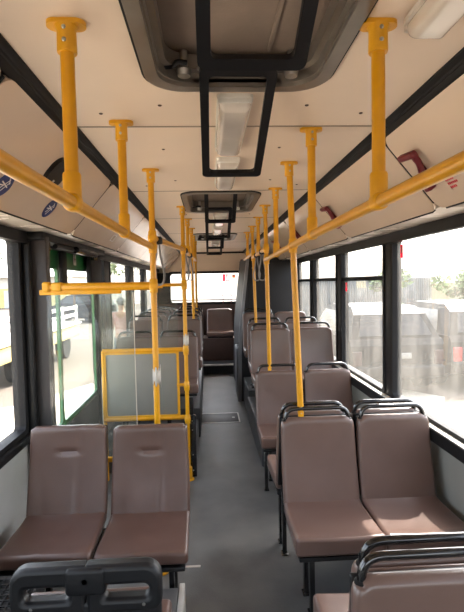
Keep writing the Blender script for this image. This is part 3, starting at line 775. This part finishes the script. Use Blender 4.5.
win_sticker('red and white sticker at the corner of the window with a transom', 4.30, 1.635, .04, .08)
s = tag(empty('door_sticker', (XD+.0265, 3.80, 1.925)), 'pale sticker with a dark red arrow on the green door top', 'sticker')
MB().box(0, .001, -.035, .035, -.06, .06).build('backing', M['paper'], s, 0)
MB().add([(.0016, -.009, .045), (.0016, .009, .045), (.0016, .009, -.005), (.0016, .025, -.005), (.0016, 0, -.045), (.0016, -.025, -.005), (.0016, -.009, -.005)], [(0, 1, 2, 3, 4, 5, 6)]).build('arrow', M['red'], s, 0)
s = tag(empty('exit_sticker', (.27, Y1+.018, 1.805)), 'square red exit sticker with a white figure on the rear window', 'sticker')
MB().box(-.065, -.012, -.001, 0, -.075, .075).box(.05, .065, -.001, 0, -.075, .075).box(-.012, .05, -.001, 0, .06, .075).box(-.012, .05, -.001, 0, -.075, -.06).build('backing', M['f_red'], s, 0)
MB().box(-.012, .010, -.001, 0, -.06, .06).box(.034, .05, -.001, 0, -.06, .06).build('doorway', M['f_white'], s, 0)
MB().box(.010, .034, -.001, 0, -.06, .06).build('figure', M['f_red'], s, 0)
s = tag(empty('orange_sticker', (.44, Y1+.018, 1.835)), 'small orange sticker beside the exit sticker on the rear window', 'sticker')
MB().box(-.035, .035, -.001, 0, -.035, .035).build('backing', M['f_orange'], s, 0)
MB().box(-.022, .022, -.0018, -.001, -.022, .022).build('print', M['paper'], s, 0)
for x in (.2, .37):
    s = tag(empty('seal_pull', (x, Y1-.02, 1.26)), 'thin red pull cord at the rear window foot, %s one' % ('left' if x < .3 else 'right'), 'pull')
    MB().tube([(0, 0, 0), (0, -.01, .17)], .007, 6).build('cord', M['red'], s)
    MB().lathe([(0, -.02), (.016, -.01), (.016, .01), (0, .02)], (0, -.01, .18), seg=8).build('ring', M['red'], s)

# floor details
fh = tag(empty('floor_hatch', (-.02, 5.71, 0)), 'grey floor hatch with a bright metal rim in the aisle', 'hatch')
MB().rbox((0, 0, .002), (.50, .38, .004), .001, 1).build('plate', M['podium'], fh)
MB().ring(rrect(.53, .41, .005, 1), rrect(.50, .38, .005, 1), XY, 0, .006).build('rim', M['alu'], fh)
MB().lathe([(.02, 0), (.02, .007), (0, .007)], (.19, 0, 0), seg=12).build('latch', M['alu'], fh)
for (nm, x0, x1, y, w_) in (('thin bright metal strip on the floor beside the left aisle seat', -.36, -.195, 2.69, .018), ('bright metal threshold plate at the far end of the aisle', -.26, .24, 8.32, .06)):
    o = MB().rbox((0, 0, .002), (x1-x0, w_, .004), .001, 1).build('floor_strip', M['alu'], None, loc=((x0+x1)/2, y, 0)); tag(o, nm, 'strip')

# ------------------------------------------------------------------ outside
GZ = -.35
g = MB().box(-120, 120, -60, 160, GZ-.2, GZ).build('ground', M['ground'], None, 0); tag(g, 'dusty asphalt yard outside the bus', kind='structure')
ap = MB().prism([(-1.6, -12), (-1.7, 9.2), (-2.6, 9.6), (-3.4, 8.0), (-4.6, 7.4), (-6.5, -12)], XY, GZ, GZ+.012).build('trim_3', M['sun_patch'], None, 0); tag(ap, 'sunlit patch of the yard beside the bus, painted in a pale colour', kind='structure')  # sunlight on the yard painted as a pale polygon
ap = MB().prism([(2.2, 7.0), (2.3, 8.4), (3.4, 8.3), (3.9, 7.6), (3.5, 6.9), (2.9, 6.7)], XY, GZ, GZ+.012).build('trim_4', M['sun_patch'], None, 0); tag(ap, 'sunlit patch of the yard under the dusty windows, painted in a pale colour', kind='structure')  # right-hand pool of sun, painted as a pale shape on the ground

def wheel(parent, x, y, r=.32, w_=.2):
    o = MB().lathe([(r*.62, -w_/2), (r*.96, -w_/2), (r, -w_/2+.03), (r, w_/2-.03), (r*.96, w_/2), (r*.62, w_/2)], (x, y, r), 'x', 20).build('wheel', M['tyre'], parent)
    MB().lathe([(0, -w_/2+.02), (r*.62, -w_/2+.03), (r*.62, w_/2-.03), (0, w_/2-.02)], (x, y, r), 'x', 16).build('hub', M['steel'], o)
def car(label, x, y, rz, pm, lamp_m='tail'):
    c = tag(empty('parked_car', (x, y, GZ), rz), label, 'car')
    # side profile in (y, z), rear end towards -y; body lower half then glasshouse
    low = [(-1.95, .35), (-2.0, .55), (-1.98, .9), (-1.9, 1.0), (.9, .98), (1.9, .82), (2.05, .6), (2.05, .3), (1.5, .22), (-1.6, .22)]
    MB().prism(low, YZ, -.83, .83).build('body', M[pm], c, 30)
    mb = MB(); n = 12
    for half, sgn in ((.80, 1),):
        vs = []
        for (yy, zz, hw) in ((-1.88, 1.0, .80), (-1.62, 1.42, .66), (-1.3, 1.55, .60), (.0, 1.56, .60), (.35, 1.48, .64), (1.05, .99, .80)):
            vs += [(-hw, yy, zz), (hw, yy, zz)]
        fs = [(2*i, 2*i+1, 2*i+3, 2*i+2) for i in range(5)]+[(0, 2, 4, 6, 8, 10), (1, 11, 9, 7, 5, 3), (0, 10, 11, 1)]
        mb.add(vs, fs)
    gh = mb.build('glasshouse', M[pm], c, 20)
    MB().add([(-.66, -1.885, 1.06), (.66, -1.885, 1.06), (.54, -1.66, 1.40), (-.54, -1.66, 1.40)], [(0, 1, 2, 3)]).build('rear_window', M['carglass'], gh, 0)
    for sx in (-1, 1):
        MB().add([(sx*.80, -1.4, 1.06), (sx*.785, .75, 1.06), (sx*.685, .25, 1.44), (sx*.68, -1.2, 1.44)], [(0, 1, 2, 3)]).build('side_window', M['carglass'], gh, 0)
        MB().rbox((sx*.72, -1.985, .68), (.16, .06, .26), .02, 2).build('tail_lamp', M[lamp_m], c)
        for yy in (-1.25, 1.3): wheel(c, sx*.74, yy)
        MB().rbox((sx*.86, .55, 1.02), (.12, .1, .12), .03, 2).build('mirror', M[pm], c)
    MB().rbox((0, -2.0, .45), (1.62, .14, .22), .05, 2).build('bumper', M['black'], c)
    MB().rbox((0, -2.005, .72), (.46, .02, .10), .006, 1).build('number_plate', M['wallmid'], c)
    return c
car('dark grey car parked outside the right windows, back towards us', 3.15, 9.75, 0, 'car', 'tail2')
car('graphite car with a red tail lamp showing at the right picture edge', 5.04, 9.95, 0, 'car2')
# corrugated fence on the right, far
fc = tag(empty('sheet_fence', (6.4, 24, GZ)), 'grey corrugated sheet fence far outside the right windows', 'fence')
pm = MB(); n = 20
zz = [(1.2*i/n, .035*math.cos(i*math.pi)) for i in range(n+1)]
vs = [(p[0], p[1], z) for z in (.1, 2.1) for p in zz]+[(p[0], p[1]+.012, z) for z in (.1, 2.1) for p in zz]
k = n+1
fs = [(i, i+1, k+i+1, k+i) for i in range(n)]+[(2*k+i+1, 2*k+i, 3*k+i, 3*k+i+1) for i in range(n)]
FP = pm.add(vs, fs).mesh('sheet_panel', M['fence'], 0)
for i in range(8): obj('sheet_panel', FP, fc, (-4.2+1.2*i, 0, 0))
for i in range(5): MB().rbox((-4.2+2.4*i, .08, 1.1), (.08, .08, 2.2), .01, 1).build('post', M['fence'], fc)
MB().rbox((.6, .06, 2.1), (9.6, .06, .08), .01, 1).build('top_rail', M['offwhite'], fc)
# building with pale coping behind the cars
bd = tag(empty('low_building', (13, 27, GZ)), 'beige low building with a pale coping beyond the parked cars', 'building')
MB().box(-5, 8, 0, 6, 0, 1.75).build('wall', M['plaster'], bd, 0)
MB().box(-5.2, 8.2, -.2, 6.2, 1.75, 1.9).build('coping', M['offwhite'], bd, 0)
# left: pale trailer, warehouse
tr = tag(empty('parked_trailer', (-5.1, 11.6, GZ)), 'low pale yellow trailer with off white rails outside the front left window', 'trailer')
MB().rbox((0, 0, .70), (2.0, 5.6, .32), .03, 2).build('deck_side', M['cream2'], tr)
MB().rbox((0, 0, .92), (2.1, 5.7, .07), .02, 2).build('deck_edge', M['offwhite'], tr)
MB().rbox((0, 0, .55), (.9, 5.2, .14), .02, 1).build('chassis', M['black'], tr)
for yy in (-1.6, -.7, 1.6):
    for xx in (-.85, .85): wheel(tr, xx, yy, .36, .22)
for yy in (-2.6, -1.3, 0, 1.3, 2.6): MB().rbox((.96, yy, 1.2), (.06, .06, .55), .01, 1).build('stake', M['offwhite'], tr)
for zz in (1.18, 1.4): MB().rbox((.96, 0, zz), (.04, 5.4, .10), .01, 1).build('side_rail', M['offwhite'], tr)
wh = tag(empty('warehouse', (-26, 46, GZ)), 'long pale warehouse with a yellow base far outside the left windows', 'warehouse')
MB().box(-24, 12, 0, 10, 0, 1.9).build('base_wall', M['cream2'], wh, 0)
MB().box(-24, 12, .05, 10, 1.9, 3.0).build('upper_wall', M['offwhite'], wh, 0)
MB().prism([(-.8, 3.0), (10.8, 3.0), (5, 4.6)], lambda u, v, w: (w, u, v), -24.5, 12.5).build('roof', M['roofgrey'], wh, 0)
for i in range(6): MB().box(-21+5.4*i, -18.4+5.4*i, -.06, 0, 0, 1.7).build('gate', M['roofgrey'], wh, 0)
car('dark car parked far off behind the green door', -7.6, 27, 1.2, 'car', 'tail2')
# trees
def tree(label, x, y, h, r, seed, n=900):
    t = tag(empty('leafy_tree', (x, y, GZ)), label, 'tree'); rnd = random.Random(seed)
    MB().tube([(0, 0, 0), (.05, .03, h*.4), (.0, .1, h*.75)], [.16, .12, .05], 8).build('trunk', M['bark'], t, 60)
    mb = MB(); cl = [(rnd.gauss(0, r*.45), rnd.gauss(0, r*.45), h*.68+rnd.gauss(0, r*.45), r*rnd.uniform(.35, .6)) for _ in range(12)]
    for _ in range(n):
        cx, cy, cz, cr = rnd.choice(cl); d = Vector((rnd.gauss(0, 1), rnd.gauss(0, 1), rnd.gauss(0, 1))).normalized()*cr*rnd.random()**.4
        c = Vector((cx, cy, cz))+d; a = Vector((rnd.gauss(0, 1), rnd.gauss(0, 1), rnd.gauss(0, 1))).normalized(); b = a.orthogonal().normalized(); s_ = rnd.uniform(.10, .2)
        mb.add([c-a*s_, c-b*s_*.6, c+a*s_, c+b*s_*.6], [(0, 1, 2, 3)])
    mb.build('crown', M['leaf'], t, 0)
tree('leafy green tree outside the transom window, nearer the fence', 8.2, 21, 2.7, .8, 1)
tree('leafy green tree standing before the beige low building', 13.5, 23.5, 2.8, .9, 2)
tree('leafy tree far beyond the trailer, left', -14.5, 29, 5.6, 1.8, 3)
tree('leafy tree seen far through the left rear windows', -9.5, 44, 6.5, 2.2, 4)

# person walking away outside the left rear windows
def person(x, y, rz):
    p = tag(empty('person', (x, y, GZ), rz), 'person in a pinkish checked shirt and jeans walking away outside', 'person')
    def skinmesh(name, pts, edges, m_, root=0):
        me = bpy.data.meshes.new(name); me.from_pydata([q[:3] for q in pts], edges, []); me.materials.append(m_)
        o = obj(name, me, p)
        md = o.modifiers.new('skin', 'SKIN'); md.use_smooth_shade = True
        for i, q in enumerate(pts):
            sv = me.skin_vertices[0].data[i]; rx = q[3]; ry = q[4] if len(q) > 4 else q[3]
            sv.radius = (rx, ry); sv.use_root = (i == root)
        o.modifiers.new('smooth', 'SUBSURF').levels = 1
        o.modifiers['smooth'].render_levels = 1
        return o
    pts = [(0, 0, .95, .14, .10), (0, 0, 1.12, .13, .09), (0, .02, 1.36, .15, .10), (0, .03, 1.48, .055), (0, .05, 1.55, .055), (0, .06, 1.63, .085, .1), (0, .06, 1.72, .07, .08),
           (-.09, .0, .88, .085), (-.1, .12, .48, .055), (-.1, .05, .09, .04), (-.1, .22, .035, .035),
           (.09, 0, .88, .085), (.1, -.04, .48, .055), (.1, -.28, .14, .04), (.1, -.16, .05, .035),
           (-.19, .03, 1.41, .055), (-.24, -.03, 1.14, .043), (-.24, .08, .90, .032), (-.23, .12, .80, .03),
           (.19, .03, 1.41, .055), (.24, .06, 1.14, .043), (.26, .20, .94, .032), (.25, .27, .88, .03)]
    ed = [(0, 1), (1, 2), (2, 3), (3, 4), (4, 5), (5, 6), (0, 7), (7, 8), (8, 9), (9, 10), (0, 11), (11, 12), (12, 13), (13, 14), (2, 15), (15, 16), (16, 17), (17, 18), (2, 19), (19, 20), (20, 21), (21, 22)]
    skinmesh('body', pts, ed, M['skin'])
    sh_ = [(0, 0, .92, .165, .125), (0, 0, 1.12, .155, .115), (0, .02, 1.36, .175, .125), (0, .03, 1.46, .075), (-.19, .03, 1.41, .075), (-.24, -.03, 1.14, .062), (-.24, .05, .98, .05), (.19, .03, 1.41, .075), (.24, .06, 1.14, .062), (.255, .15, 1.02, .05)]
    skinmesh('shirt', sh_, [(0, 1), (1, 2), (2, 3), (2, 4), (4, 5), (5, 6), (2, 7), (7, 8), (8, 9)], M['shirt'])
    tz = [(0, 0, .96, .15, .112), (-.09, 0, .86, .10), (-.1, .12, .48, .072), (-.1, .055, .11, .062), (.09, 0, .86, .10), (.1, -.04, .48, .072), (.1, -.27, .16, .062)]
    skinmesh('jeans', tz, [(0, 1), (1, 2), (2, 3), (0, 4), (4, 5), (5, 6)], M['jeans'])
    MB().rbox((0, .045, 1.70), (.19, .22, .20), .09, 4).build('hair', M['hair'], p, 60)
    for sx in (-1, 1): MB().rbox((sx*.1, .17 if sx < 0 else -.22, .045 if sx < 0 else .09), (.1, .27, .09), .035, 2).build('shoe', M['tyre'], p)
person(-1.98, 10.0, .35)
